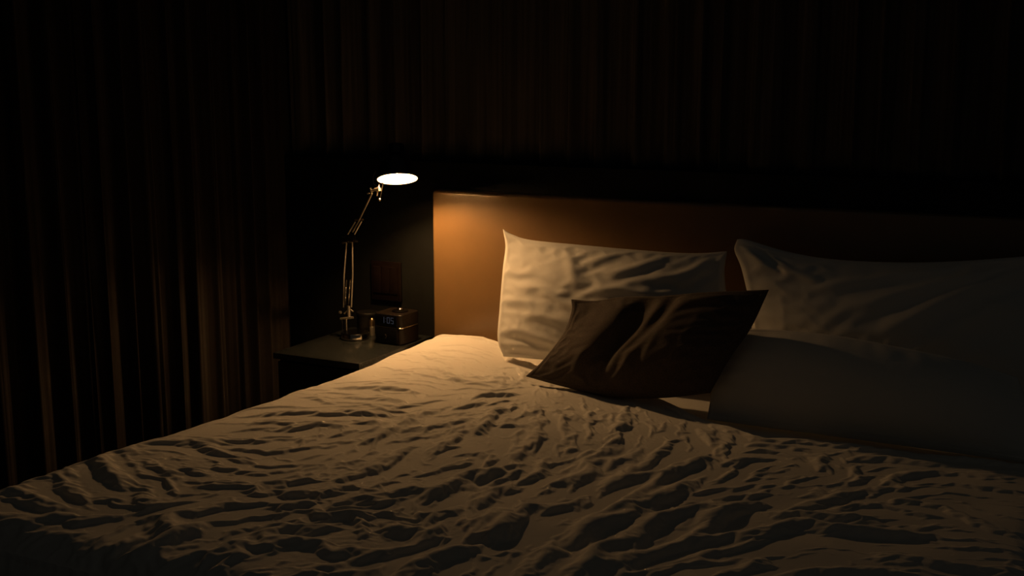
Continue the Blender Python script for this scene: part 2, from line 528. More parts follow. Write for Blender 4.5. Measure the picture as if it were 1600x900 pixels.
# folds traced as crest lines: (height mm, width to the light mm, width away mm, crest points)
RIDGES = [
 (20,45,26,[(646,682),(625,697),(610,712),(575,725),(540,742)]),
 (18,40,30,[(395,750),(420,760),(447,758),(475,772)]),
 (18,45,22,[(435,640),(462,635),(490,635),(525,637),(550,631),(587,639)]),
 (12,35,20,[(485,611),(507,612),(520,621)]),
 (14,50,20,[(300,685),(337,681),(387,680),(435,677)]),
 (12,40,22,[(300,690),(325,686),(342,695),(357,705)]),
 (12,40,22,[(345,722),(365,724),(397,729)]),
 (12,40,25,[(300,735),(325,732),(345,738)]),
 (14,40,22,[(395,752),(425,750),(460,745),(490,740),(505,743)]),
 (14,40,22,[(485,770),(507,765),(537,757),(550,750)]),
 (14,35,22,[(595,760),(610,755),(627,757),(660,750)]),
 (18,45,28,[(655,775),(682,760),(700,745)]),
 (14,30,20,[(617,632),(635,640),(647,652)]),
 (15,35,22,[(697,626),(675,627),(657,637),(650,650)]),
 (12,35,22,[(600,665),(617,656),(642,646)]),
 (10,35,18,[(470,680),(500,667),(525,659)]),
 (10,30,18,[(580,675),(600,667),(620,665)]),
 (16,35,24,[(675,685),(685,691),(695,687),(707,680)]),
 (22,45,28,[(767,722),(742,729),(725,734),(707,746),(695,755),(677,762),(655,770)]),
 (18,45,30,[(800,730),(782,734),(757,734),(745,740),(727,757)]),
 (24,45,30,[(800,747),(780,757),(760,770),(745,777),(722,780)]),
 (12,25,22,[(557,770),(585,772),(607,779)]),
 (12,25,20,[(582,767),(595,774),(612,778)]),
 (14,30,24,[(555,790),(565,800),(580,817)]),
 (28,50,42,[(592,809),(612,812),(640,815),(652,822),(667,826),(682,815),(702,812)]),
 (22,45,30,[(400,835),(425,825),(450,817),(482,817),(512,822),(537,822)]),
 (26,45,42,[(400,844),(437,840),(467,836),(500,840),(532,837)]),
 (22,40,32,[(507,859),(535,850),(560,846),(575,855),(592,865)]),
 (20,40,34,[(585,860),(610,846),(637,844),(662,845)]),
 (20,40,30,[(475,872),(492,880),(507,894)]),
 (28,55,46,[(615,906),(650,877),(675,860),(712,852),(750,840)]),
 (26,40,34,[(782,780),(772,797),(755,810),(760,825),(752,840)]),
 (26,40,38,[(800,795),(790,815),(775,832)]),
 (14,35,22,[(605,770),(625,762),(675,757)]),
 (14,30,24,[(645,790),(670,797),(690,803)]),
 (20,45,28,[(750,732),(770,724),(792,724),(817,729),(840,739)]),
 (24,40,30,[(842,745),(860,742),(880,737),(905,727),(925,707),(962,700)]),
 (24,45,32,[(875,760),(900,737),(925,727),(940,717),(970,702),(995,685),(1010,676)]),
 (22,40,32,[(920,760),(947,746),(975,720),(990,717),(1015,700),(1050,684)]),
 (28,45,40,[(945,752),(985,732),(1025,725),(1050,719),(1085,710),(1120,701)]),
 (30,50,44,[(1060,716),(1010,752),(970,775),(925,802),(890,822)]),
 (32,50,46,[(1110,724),(1075,740),(1045,760),(1020,770),(990,787),(962,802),(920,812),(900,832),(870,858)]),
 (38,55,60,[(1160,765),(1100,780),(1050,787),(1020,797),(987,820),(960,835),(935,846),(920,865),(900,874),(868,898)]),
 (30,45,44,[(1160,775),(1120,790),(1100,810),(1070,830),(1037,840),(1000,852),(945,886)]),
 (14,30,22,[(990,836),(1007,827),(1040,825)]),
 (24,45,38,[(1160,833),(1112,845),(1075,857),(1037,870),(1012,877),(960,893)]),
 (22,45,36,[(1190,858),(1150,858),(1112,860),(1080,870)]),
 (16,35,24,[(1045,783),(1080,770),(1112,767),(1155,759)]),
 (14,35,20,[(1075,761),(1112,752),(1160,746)]),
 (24,35,34,[(845,792),(862,782),(890,775),(918,761)]),
 (25,45,44,[(852,776),(830,780),(805,805),(772,835)]),
 (24,45,36,[(810,897),(850,860),(876,840)]),
 (15,30,26,[(1096,647),(1107,668),(1113,684)]),
 (14,25,24,[(1140,655),(1136,672),(1128,688),(1125,706)]),
 (15,30,20,[(1131,674),(1162,676),(1225,681),(1275,688)]),
 (16,30,24,[(1165,687),(1203,690),(1262,702)]),
 (20,30,26,[(1137,718),(1153,707),(1200,704)]),
 (16,35,28,[(1282,688),(1281,698),(1284,709),(1296,724)]),
 (15,30,26,[(1297,712),(1319,713),(1334,724),(1350,740)]),
 (18,35,24,[(1330,709),(1341,699),(1381,699),(1428,702),(1500,708)]),
 (22,45,30,[(1376,746),(1400,731),(1431,720),(1506,721),(1610,735)]),
 (20,40,28,[(1245,788),(1275,771),(1319,756),(1366,751),(1390,744)]),
 (24,40,34,[(1090,803),(1119,790),(1162,774),(1200,767)]),
 (20,40,28,[(1130,799),(1162,785),(1203,784),(1250,787),(1287,791),(1390,794)]),
 (34,55,50,[(1090,830),(1147,824),(1194,815),(1225,809),(1247,799),(1266,802),(1319,812),(1381,815),(1490,822)]),
 (14,40,24,[(1365,762),(1412,765),(1475,777),(1537,802),(1610,828)]),
 (16,40,26,[(1412,738),(1490,737),(1610,753)]),
 (16,40,24,[(1280,790),(1334,774),(1381,774),(1475,793)]),
 (22,45,34,[(1090,893),(1147,877),(1215,857)]),
 (24,55,40,[(1200,900),(1256,880),(1350,877),(1455,889)]),
 (20,50,36,[(1345,848),(1412,855),(1475,865),(1610,879)]),
 (24,30,34,[(177,702),(190,727),(207,752),(215,767)]),
 (16,45,26,[(-10,766),(32,759),(70,772),(100,785),(114,799)]),
 (14,40,24,[(80,751),(117,757),(150,772),(168,785)]),
 (16,45,24,[(-10,812),(50,806),(100,802),(145,799)]),
 (16,40,26,[(125,812),(155,805),(195,798)]),
 (22,45,36,[(92,876),(130,855),(160,850)]),
 (26,35,34,[(238,787),(256,782),(274,784)]),
 (28,35,38,[(268,796),(285,815),(276,834)]),
 (34,50,58,[(180,875),(237,855),(265,842),(325,820),(352,818)]),
 (22,45,34,[(310,863),(362,850),(405,839)]),
 (18,40,28,[(340,873),(370,864),(405,856)]),
 (12,35,22,[(214,709),(232,702),(264,702)]),
 (10,35,20,[(195,726),(250,722),(274,731)]),
 (10,40,22,[(215,697),(262,687),(335,687),(360,708)]),
 (16,40,26,[(272,804),(300,800),(337,792),(405,774)]),
 (12,35,22,[(280,747),(300,732),(336,732)]),
 (17,35,24,[(655,564),(687,567),(712,580),(750,589)]),
 (9,30,18,[(658,550),(687,557),(712,568)]),
 (7,30,18,[(690,544),(725,544),(765,551)]),
 (12,35,22,[(745,607),(770,602),(804,606)]),
 (16,30,20,[(720,623),(735,619),(750,620)]),
 (14,30,22,[(752,668),(760,654),(770,637),(792,626)]),
 (18,35,26,[(670,690),(700,680),(724,662)]),
 (10,30,20,[(655,671),(675,666),(694,664)]),
 (7,40,20,[(532,598),(575,592),(650,596)]),
 (20,35,30,[(828,637),(840,646),(838,666),(830,678),(816,688),(802,710)]),
 (14,30,24,[(870,642),(880,656),(890,670),(890,694)]),
 (6,22,14,[(856,606),(880,614),(900,632),(912,644),(926,660),(946,674)]),
 (6,22,14,[(830,597),(816,610),(796,624),(768,639)]),
 (10,30,20,[(748,668),(760,654),(784,652),(832,655)]),
 (22,30,26,[(974,622),(978,644),(966,654),(958,662)]),
 (18,35,28,[(962,666),(950,688),(920,700),(885,706)]),
 (14,30,24,[(846,696),(840,716),(846,736)]),
 (14,25,20,[(876,643),(890,639),(908,638)]),
 (13,35,24,[(706,702),(730,694),(758,698),(782,710)]),
 (16,40,26,[(695,749),(724,734),(744,728),(768,717)]),
 (11,35,22,[(748,612),(766,602),(802,602)]),
 (15,22,18,[(775,566),(789,559),(813,561),(823,577)]),
 (11,22,16,[(766,582),(780,577),(797,575)]),
 (12,20,16,[(815,558),(828,563),(842,570)]),
 (9,40,22,[(560,610),(600,607),(640,612)]),
 (10,35,20,[(610,622),(640,618),(672,616)]),
 (11,30,20,[(700,640),(725,645),(745,642)]),
 (12,30,20,[(560,640),(590,648),(615,645)]),
 (9,35,20,[(455,662),(490,655),(540,652)]),
 (10,30,20,[(640,660),(675,652),(700,655)]),
 (12,30,24,[(445,790),(480,783),(520,790)]),
 (12,30,24,[(500,800),(535,795),(560,805)]),
]
edge_px = [(640,540),(700,531),(745,533),(772,543),(800,549),(838,558),(860,564),(900,570),(968,584),(1010,602),(1060,626),(1098,642),(1140,656),(1180,672),(1300,681),(1400,693),(1560,709),(1680,722)]
E3 = np.array([at(x, y, z=0.60)[:2] for x, y in edge_px])
E3[:4, 1] = [-0.055, -0.06, -0.075, -0.13]
E3 = np.vstack([[(-0.3, -0.055)], E3, [(2.5, E3[-1, 1] - 0.02)]])
E3 = E3[np.argsort(E3[:, 0])]


def edge_roll(s, s0, r, drop):
    """Arc length past s0 -> (distance out, drop): a rounded shoulder, then straight down."""
    q = np.clip(s - s0, 0, None)
    arc = r * np.pi / 2
    a = np.clip(q / r, 0, np.pi / 2)
    return r * np.sin(a), r * (1 - np.cos(a)) + np.clip(q - arc, 0, drop)


LINES = [(h, wl, ws, [at(x, y, z=ZD + 0.01)[:2] for x, y in pts]) for h, wl, ws, pts in RIDGES]


def duvet_base(nu, nv):
    """The smooth, plump shape of the duvet without folds, and the bed coordinates of every point."""
    xl, xr, r = 0.10, BEDW - 0.02, 0.11          # where the shoulders start, their radius
    s = np.linspace(xl - 0.42, xr + 0.40, nu)
    ol, dl = edge_roll(-s, -xl, r, 0.4)
    orr, dr = edge_roll(s, xr, r, 0.4)
    X = np.clip(s, xl, xr) - ol + orr
    dx = (dl + dr)[:, None]
    yf = -BEDL + 0.03
    ye = np.interp(X, E3[:, 0], E3[:, 1])
    ye = ye + np.clip((X - 0.35) / 0.2, 0, 1) * (0.016 * perlin(X / 0.09, X * 0, 61) + 0.010 * perlin(X / 0.035, X * 0, 62))
    L = (ye - yf)[:, None]
    t = np.linspace(0, 1, nv)[None, :] * (L + 0.36)
    of, df = edge_roll(t, L, r, 0.4)
    Y = ye[:, None] - np.minimum(t, L) - of
    SX = np.repeat(s[:, None], nv, 1)
    SY = ye[:, None] - t
    PL = 0.028 * np.exp(-((SX - 0.22) / 0.25) ** 2 - ((SY + 0.22) / 0.25) ** 2)
    PL = PL + 0.012 * perlin(SX / 0.42, SY / 0.38, 41) + 0.006 * perlin(SX / 0.17, SY / 0.15, 42)
    for x0, y0, sx, sy, dep in ((0.88, -0.42, 0.26, 0.12, 0.014), (0.60, -0.25, 0.22, 0.10, 0.016), (1.5, -0.62, 0.4, 0.07, 0.008)):
        PL = PL - dep * np.exp(-((SX - x0) / sx) ** 2 - ((SY - y0) / sy) ** 2)      # pressed down by what lies on it
    Z = ZD + PL - dx - df
    eh = np.clip(t / 0.028, 0, 1)
    curl = np.where(np.maximum(dx, df) < 0.06, np.sqrt(1 - (1 - eh) ** 2), 1.0)
    Z = (ZM + 0.006) + (Z - ZM - 0.006) * curl   # the head-end hem curls down to the sheet
    foot = np.clip((-SY - 0.7) / 1.2, 0, 1)
    Z = Z + 0.014 * foot
    XX = np.repeat(X[:, None], nv, 1) - 0.06 * foot * np.clip((1.0 - X) / 0.9, 0, 1)[:, None]
    P = np.stack([XX, Y, Z], -1)
    down = np.maximum(np.repeat(dx, nv, 1), df)
    return P, SX, SY, down, curl


def duvet_folds(SX, SY, gain):
    wx = SX + 0.010 * perlin(SX / 0.11, SY / 0.11, 5) + 0.004 * perlin(SX / 0.04, SY / 0.04, 6)
    wy = SY + 0.010 * perlin(SX / 0.11, SY / 0.11, 7) + 0.004 * perlin(SX / 0.04, SY / 0.04, 8)
    H = np.zeros(SX.shape)
    for h, wl, ws, line in LINES:
        ridge(H, wx, wy, line, gain * h * (1.35 if h > 25 else 1.0) / 1000, wl / 1000, ws / 1000, LIGHT)
    return H


def fine_creases(SX, SY, flow, lam, seed, stretch=2.6, soft=0.0):
    """Small ridged creases that run with the flow direction."""
    WX_ = SX + 0.25 * lam * perlin(SX / (2.2 * lam), SY / (2.2 * lam), seed + 90)
    WY_ = SY + 0.25 * lam * perlin(SX / (2.2 * lam), SY / (2.2 * lam), seed + 91)
    out = np.zeros(SX.shape); tot = np.zeros(SX.shape)
    for k in range(8):
        a = math.pi * k / 8
        wgt = np.cos(flow - a) ** 16
        c, s = math.cos(a), math.sin(a)
        n = perlin((WX_ * c + WY_ * s) / (lam * stretch), (-WX_ * s + WY_ * c) / lam, seed + k)
        out += wgt * ((1 - soft) * (0.45 - np.abs(n) * 1.6) + soft * n * 1.3); tot += wgt
    return out / tot


def make_duvet():
    P = None
    for k, (nu, nv, iters, ex, gain, bend, jit, iso) in enumerate(STAGES):
        S, SX, SY, down, curl = duvet_base(nu, nv)
        flow, den = flow_field(SX, SY, LINES)
        up = np.clip(1 - down / 0.10, 0, 1)
        if P is None:
            D = np.zeros((nu, nv, 3))
            D[..., 2] = duvet_folds(SX, SY, gain) * up * np.clip(curl, 0.3, 1)
            Q = S + D
        else:
            Q = S + resize(P - S0, nu, nv)
            if k == 1:
                amp = (0.45 + 0.8 * den) * np.clip(0.85 + 0.9 * perlin(SX / 0.3, SY / 0.3, 79), 0.2, 1.5) * up * curl
                amp = amp * (1 - 0.55 * np.exp(-((SX - 0.2) / 0.4) ** 2 - ((SY + 0.3) / 0.4) ** 2))
                Q[..., 2] += amp * (WAVE * fine_creases(SX, SY, flow, 0.085, 400, 4.6, 0.35) + 0.55 * WAVE * fine_creases(SX, SY, flow + 0.3, 0.05, 420, 3.6, 0.25))
            if k == 2:
                amp = (0.3 + den) * np.clip(0.8 + 1.2 * perlin(SX / 0.22, SY / 0.22, 77), 0.1, 1.6) * up * curl * (1 - 0.55 * np.clip((SX - 0.95) / 0.4, 0, 1))
                Q[..., 2] += amp * (0.0085 * fine_creases(SX, SY, flow, 0.045, 300) + 0.0045 * fine_creases(SX, SY, flow + 0.5, 0.024, 320))
            if gain:
                Q[..., 2] += duvet_folds(SX, SY, gain) * up * np.clip(curl, 0.3, 1)
        fix = np.clip((down - 0.16) / 0.10, 0, 1)
        base = S[..., 2] - 0.022 * curl
        exf = ex * (0.35 + 0.9 * den) * (1 + 0.6 * perlin(SX / 0.3, SY / 0.3, 55)) * (1 - 0.3 * np.exp(-((SX - 0.15) / 0.5) ** 2 - ((SY + 0.35) / 0.5) ** 2))
        if k == 3:
            amp = (0.3 + den) * np.clip(0.8 + 1.2 * perlin(SX / 0.2, SY / 0.2, 78), 0.1, 1.6) * up * curl * (1 - 0.55 * np.clip((SX - 0.95) / 0.4, 0, 1))
            Q[..., 2] += amp * (0.0022 * fine_creases(SX, SY, flow + 0.35, 0.024, 340) + 0.0011 * fine_creases(SX, SY, flow - 0.5, 0.013, 360))
        isof = iso + 0.55 * np.exp(-((SX - 0.72) / 0.28) ** 2 - ((SY + 1.72) / 0.32) ** 2) + 0.35 * np.exp(-((SX - 0.55) / 0.25) ** 2 - ((SY + 0.75) / 0.2) ** 2)
        P = relax(Q, S, base, fix, iters, exf, flow, 0.00005, 0.006, 3 + k, bend, jit, isof)
        S0 = S
    top = (down < 0.045)
    P[..., 2] = np.where(top, np.maximum(P[..., 2], ZM + 0.0075), P[..., 2])   # it lies on the sheet
    return P


P = make_duvet()
nu, nv = P.shape[:2]
def shell(P, th):
    """Closed thin shell: the surface, an inner layer th below it and a rim."""
    nu, nv = P.shape[:2]
    N = normals(P)
    if N[..., 2].mean() < 0:
        N = -N
    n = nu * nv
    ring = [i * nv for i in range(nu)] + [(nu - 1) * nv + j for j in range(1, nv)] + [i * nv + nv - 1 for i in range(nu - 2, -1, -1)] + [j for j in range(nv - 2, 0, -1)]
    r = np.array(ring)
    q = np.roll(r, -1)
    rim = np.stack([r, q, q + n, r + n], 1)
    return np.vstack([P.reshape(-1, 3), (P - N * th).reshape(-1, 3)]), np.vstack([grid_faces(nu, nv, 0, True), grid_faces(nu, nv, n), rim])


# ------------------------------------------------------------------ pillows and cushion
def coons(top, bottom, left, right, nu, nv):
    T, B = spline(top, nu), spline(bottom, nu)
    Lf, R = spline(left, nv), spline(right, nv)
    u = np.linspace(0, 1, nu)[:, None, None]
    v = np.linspace(0, 1, nv)[None, :, None]
    S = (1 - v) * T[:, None] + v * B[:, None] + (1 - u) * Lf[None] + u * R[None]
    S -= (1 - u) * (1 - v) * T[0] + u * (1 - v) * T[-1] + (1 - u) * v * B[0] + u * v * B[-1]
    return S


def pillow(name, top, bottom, left, right, front, back, mat, label, cat, creases, seed, size, group=None, p=2.4, gain=0.7, ex=1.0, dents=(), lamp_uv=(-0.6, -0.3)):
    lamp = (lamp_uv[0] * size[0], lamp_uv[1] * size[1])
    lines = [(h, wl / 1000, ws / 1000, np.array([(x * size[0], y * size[1]) for x, y in q])) for h, wl, ws, q in creases]
    Q = None
    for k, (nu, nv, iters, exk, bend, jit) in enumerate([(60, 44, 120, 0.035, 0.05, 0.003), (120, 88, 80, 0.022, 0.06, 0.0015), (240, 176, 40, 0.010, 0.09, 0.0006)]):
        u = np.linspace(-1, 1, nu)[:, None] + np.zeros((1, nv))
        v = np.linspace(-1, 1, nv)[None, :] + np.zeros((nu, 1))
        env = ((1 - np.abs(u) ** p) * (1 - np.abs(v) ** p)) ** 0.68
        a, b = (u + 1) / 2 * size[0], (v + 1) / 2 * size[1]
        depth = front * env
        for u0, lean, su, v0, sv, amt in dents:                     # soft hollows pressed into the filling
            depth = depth * (1 - amt * np.exp(-((u - u0 - lean * v) / su) ** 2 - ((v - v0) / sv) ** 2))
        flat = np.stack([a, b, depth], -1)
        edge = np.clip(env * 3, 0, 1)
        if Q is None:
            wa = a + 0.008 * perlin(a / 0.07, b / 0.07, seed)
            wb = b + 0.008 * perlin(a / 0.07, b / 0.07, seed + 1)
            H = np.zeros((nu, nv))
            for h, wl, ws, q in lines:
                ridge(H, wa, wb, q, gain * h / 1000, wl, ws, lamp)
            eu = np.exp(-(1 - np.abs(u)) * size[0] / 2 / 0.06)      # gathers pulled in from the seams
            ev = np.exp(-(1 - np.abs(v)) * size[1] / 2 / 0.06)
            H += 0.004 * eu * perlin(wb / 0.035, wa / 0.12, seed + 2) + 0.004 * ev * perlin(wa / 0.040, wb / 0.12, seed + 3)
            H += 0.005 * perlin(wa / 0.2, wb / 0.14, seed + 4)
            Q = flat.copy()
            Q[..., 2] += H * edge
        else:
            Q = flat + resize(Q - flat0, nu, nv)
        flow, den = flow_field(a, b, lines + [(8, 0, 0, np.array([(0.05 * size[0], 0.5 * size[1]), (0.95 * size[0], 0.45 * size[1])]))], 0.08, 0.8, 9)
        fix = (1 - np.clip(np.minimum((1 - np.abs(u)) * size[0], (1 - np.abs(v)) * size[1]) * 40, 0, 1))
        Q = relax(Q, flat, flat[..., 2] * 0.85 - 0.006, fix, iters, 0.20 * ex * exk * (0.35 + den), flow, 0.00001, 0.01, seed + k, bend, jit, 0.4)
        flat0 = flat
    S = coons(top, bottom, left, right, nu, nv)
    N = normals(S)
    flip = (N.reshape(-1, 3) @ (CAM - S.reshape(-1, 3).mean(0))).mean() < 0
    if flip:
        N = -N
    du, dv = np.gradient(S, axis=0) * (nu - 1) / size[0], np.gradient(S, axis=1) * (nv - 1) / size[1]
    D = Q - flat
    hold = np.clip(np.minimum((1 - np.abs(u)) * size[0], (1 - np.abs(v)) * size[1]) / 2 / 0.045, 0, 1)
    D = D * (hold * hold * (3 - 2 * hold))[..., None]            # the seams hold the cloth back
    D[..., 2] += 0.0014 * np.clip(hold * 3, 0, 1) * (1.3 - hold) * (np.exp(-(1 - np.abs(u)) * size[0] / 2 / 0.03) * perlin(b / 0.016, a / 0.05, seed + 6) + np.exp(-(1 - np.abs(v)) * size[1] / 2 / 0.03) * perlin(a / 0.016, b / 0.05, seed + 7))
    Fp = S + du * D[..., :1] + dv * D[..., 1:2] + N * (Q[..., 2:] + 0.002)
    Bp = S - N * (back * env + 0.002)[..., None]
    n = nu * nv
    F = [grid_faces(nu, nv, 0, flip), grid_faces(nu, nv, n, not flip)]
    rim = []
    for j in range(nv - 1):
        q = j
        rim.append((q, q + 1, q + 1 + n, q + n))
        q = (nu - 1) * nv + j
        rim.append((q + 1, q, q + n, q + 1 + n))
    for i in range(nu - 1):
        q = i * nv
        rim.append((q + nv, q, q + n, q + nv + n))
        q = i * nv + nv - 1
        rim.append((q, q + nv, q + nv + n, q + n))
    rim = np.array(rim)
    F.append(rim[:, ::-1] if flip else rim)
    o = from_arrays(name, np.vstack([Fp.reshape(-1, 3), Bp.reshape(-1, 3)]), np.vstack(F), mat)
    SOFT.append(o)
    return tag(o, label, cat, group)


SOFT = []


def pts(lst):
    return [at(x, y, Y=Y) for x, y, Y in lst]


# pillow leaning on the headboard at the lamp side
tl, tr, bl, br = (786, 358, -.10), (1136, 393, -.10), (787, 557, -.27), (1150, 590, -.27)
pillow('pillow', pts([tl, (800, 366, -.10), (830, 375, -.10), (910, 383, -.10), (1000, 391, -.10), (1080, 396, -.10), tr]),
       pts([bl, (850, 562, -.27), (950, 572, -.27), (1050, 582, -.27), br]),
       pts([tl, (790, 385, -.11), (786, 420, -.14), (781, 480, -.20), (778, 530, -.25), bl]),
       pts([tr, (1132, 430, -.14), (1140, 500, -.20), br]),
       0.085, 0.05, 'case', 'white pillow standing against the headboard beside the lamp, charcoal cushion leaning on it', 'pillow',
       [(9, 40, 24, [(.10, .44), (.25, .45), (.38, .50)]), (10, 40, 22, [(.22, .45), (.33, .55), (.45, .62)]),
        (8, 40, 20, [(.12, .66), (.25, .68), (.4, .74)]), (12, 40, 22, [(.0, .80), (.12, .80), (.3, .88), (.5, .93)]),
        (9, 30, 20, [(.02, .90), (.15, .91), (.33, .96)]), (10, 60, 35, [(.33, .08), (.37, .25), (.40, .45)]),
        (9, 40, 25, [(.62, .03), (.5, .12), (.42, .22)]), (9, 40, 24, [(.78, .05), (.66, .18), (.5, .30)]),
        (10, 40, 24, [(.98, .04), (.86, .2), (.7, .3)]), (8, 30, 20, [(.96, .12), (.9, .22), (.8, .32)]),
        (8, 50, 25, [(.45, .44), (.6, .40), (.75, .42)]), (7, 30, 20, [(.03, .55), (.12, .56), (.2, .58)]),
        (7, 30, 18, [(.02, .30), (.1, .32), (.2, .30)]), (3, 5, 4, [(.118, .02), (.125, .3), (.125, .6), (.12, .9)])],
       101, (0.80, 0.50), 'white pillows')
# pillow against the headboard on the far side
tl, tr, bl, br = (1152, 374, -.13), (1650, 397, -.13), (1176, 624, -.30), (1660, 684, -.30)
pillow('pillow', pts([tl, (1168, 375, -.13), (1230, 393, -.13), (1300, 405, -.13), (1400, 410, -.13), (1500, 408, -.13), tr]),
       pts([bl, (1300, 639, -.30), (1450, 658, -.30), br]),
       pts([tl, (1148, 392, -.14), (1160, 425, -.17), (1174, 500, -.23), bl]),
       pts([tr, (1630, 450, -.16), (1635, 540, -.24), br]),
       0.085, 0.06, 'case', 'white pillow standing against the headboard on the dark side of the bed', 'pillow',
       [(14, 35, 25, [(.03, .02), (.07, .12), (.10, .22)]), (14, 50, 30, [(.98, .05), (.8, .22), (.6, .42), (.45, .55)]),
        (12, 50, 30, [(.9, .05), (.7, .18), (.5, .32), (.35, .42)]), (12, 45, 28, [(.75, .04), (.55, .12), (.38, .22), (.25, .30)]),
        (10, 40, 25, [(.14, .20), (.22, .18), (.30, .22)]), (12, 50, 30, [(.95, .25), (.8, .4), (.62, .55)]),
        (3, 5, 4, [(.13, .25), (.135, .5), (.135, .8)])],
       131, (0.82, 0.50), 'white pillows')
# pillow lying in front of it, in shadow
tl, tr, bl, br = (1140, 513, -.41), (1590, 590, -.42), (1105, 655, -.545), (1625, 726, -.57)
pillow('pillow', pts([tl, (1200, 515, -.41), (1300, 524, -.41), (1400, 542, -.415), (1500, 563, -.42), tr]),
       pts([bl, (1200, 668, -.56), (1350, 688, -.565), br]),
       pts([tl, (1120, 575, -.47), bl]), pts([tr, (1612, 650, -.49), br]),
       0.07, 0.03, 'case', 'white pillow in shadow lying in front of the other two pillows', 'pillow', [], 151, (0.75, 0.40), 'white pillows', ex=0.3)
# charcoal cushion leaning on the first pillow
tl, tr, bl, br = (893, 468, -.36), (1201, 453, -.46), (822, 588, -.49), (1109, 614, -.575)
pillow('cushion', pts([tl, (930, 470, -.36), (975, 464, -.37), (1030, 463, -.40), (1100, 457, -.43), tr]),
       pts([bl, (880, 604, -.505), (950, 620, -.525), (1030, 622, -.555), br]),
       pts([tl, (893, 488, -.38), (880, 522, -.41), (850, 562, -.455), bl]),
       pts([tr, (1173, 512, -.50), (1142, 556, -.54), br]),
       0.075, 0.06, 'cushion', 'charcoal linen scatter cushion with a dented top leaning on the white pillow', 'cushion',
       [(13, 60, 40, [(.30, .08), (.34, .35), (.36, .6), (.33, .85)]), (13, 55, 40, [(.52, .05), (.47, .3), (.44, .55), (.46, .85)]),
        (8, 35, 25, [(.44, .12), (.42, .3), (.39, .42)]), (10, 30, 20, [(.50, .55), (.52, .7), (.50, .9)]),
        (10, 40, 25, [(.6, .1), (.7, .08), (.85, .05)]), (8, 30, 18, [(.23, .6), (.25, .8), (.3, .95)])],
       171, (0.55, 0.45), p=2.2, ex=0.9, dents=[(-.22, -.10, .16, -.5, 1.1, .7), (.02, -.12, .10, -.9, .8, .4)])

# ------------------------------------------------------------------ the duvet gives way under what lies on it
from mathutils.bvhtree import BVHTree
for o in SOFT:
    me = o.data
    vs = np.empty(len(me.vertices) * 3, np.float32)
    me.vertices.foreach_get('co', vs)
    vs = vs.reshape(-1, 3)
    tree = BVHTree.FromPolygons(vs.tolist(), [tuple(p.vertices) for p in me.polygons])
    lo, hi = vs.min(0) - 0.004, vs.max(0) + 0.004
    m = (P[..., 0] > lo[0]) & (P[..., 0] < hi[0]) & (P[..., 1] > lo[1]) & (P[..., 1] < hi[1]) & (P[..., 2] > lo[2] - 0.01)
    up_ = Vector((0, 0, 1))
    roof = np.full(P.shape[:2], 9.0)
    for a, b in np.argwhere(m):
        h = tree.ray_cast(Vector((float(P[a, b, 0]), float(P[a, b, 1]), ZM - 0.08)), up_, 0.4)[0]
        if h is not None:
            roof[a, b] = h.z
    near = roof.copy()
    for _ in range(3):                           # keep clear one grid step all round as well
        q = np.pad(near, 1, mode='edge')
        near = np.minimum.reduce([q[1:-1, 1:-1], q[:-2, 1:-1], q[2:, 1:-1], q[1:-1, :-2], q[1:-1, 2:]])
    lim = np.maximum(near - 0.0035, ZM + 0.0075)
    P[..., 2] = np.minimum(P[..., 2], np.where(near < 8, lim, 9))
V, F = shell(P, 0.004)
tag(from_arrays('duvet', V, F, 'linen'),
    'rumpled white duvet spread over the whole bed', 'duvet')


# ------------------------------------------------------------------ bedside cabinet
nx0, nx1, ny0 = -0.415, -0.045, -0.435
ns = thing('bedside_cabinet', 'glossy black bedside cabinet between the curtain and the bed', 'bedside cabinet', ((nx0 + nx1) / 2, ny0 / 2, 0))
bm = bmesh.new(); box(bm, (nx0, ny0, 0.528), (nx1, WY - 0.002, 0.55), 0.002, 2); from_bm('cabinet_top', bm, 'stand', ns)
bm = bmesh.new(); box(bm, (nx0 + 0.008, ny0 + 0.03, 0.06), (nx1 - 0.008, WY - 0.002, 0.5278), 0.002, 2); from_bm('body', bm, 'standbody', ns)
bm = bmesh.new(); box(bm, (nx0 + 0.03, ny0 + 0.06, 0.0), (nx1 - 0.03, WY - 0.01, 0.0598), 0.002, 2); from_bm('plinth', bm, 'standbody', ns)
for z0, z1 in ((0.30, 0.518), (0.068, 0.292)):
    bm = bmesh.new(); box(bm, (nx0 + 0.012, ny0 + 0.010, z0), (nx1 - 0.012, ny0 + 0.0298, z1), 0.003, 2)
    d = from_bm('drawer', bm, 'standbody', ns)
ZT = 0.55

# ------------------------------------------------------------------ reading lamp
LY = -0.11
lb = at(555, 527, Y=LY)
bx, by = lb[0], LY
lamp = thing('desk_lamp', 'lit metal balanced-arm reading lamp on the bedside cabinet', 'lamp', (bx, by, ZT))
bm = bmesh.new()
lathe(bm, [(0, 0), (0.050, 0), (0.053, 0.003), (0.053, 0.021), (0.050, 0.025), (0.012, 0.027), (0, 0.027)], Matrix.Translation((bx, by, ZT)), 56)
from_bm('base', bm, 'chrome', lamp)


def LP(x, y, dy=0.0):
    return Vector(at(x, y, Y=LY + dy))


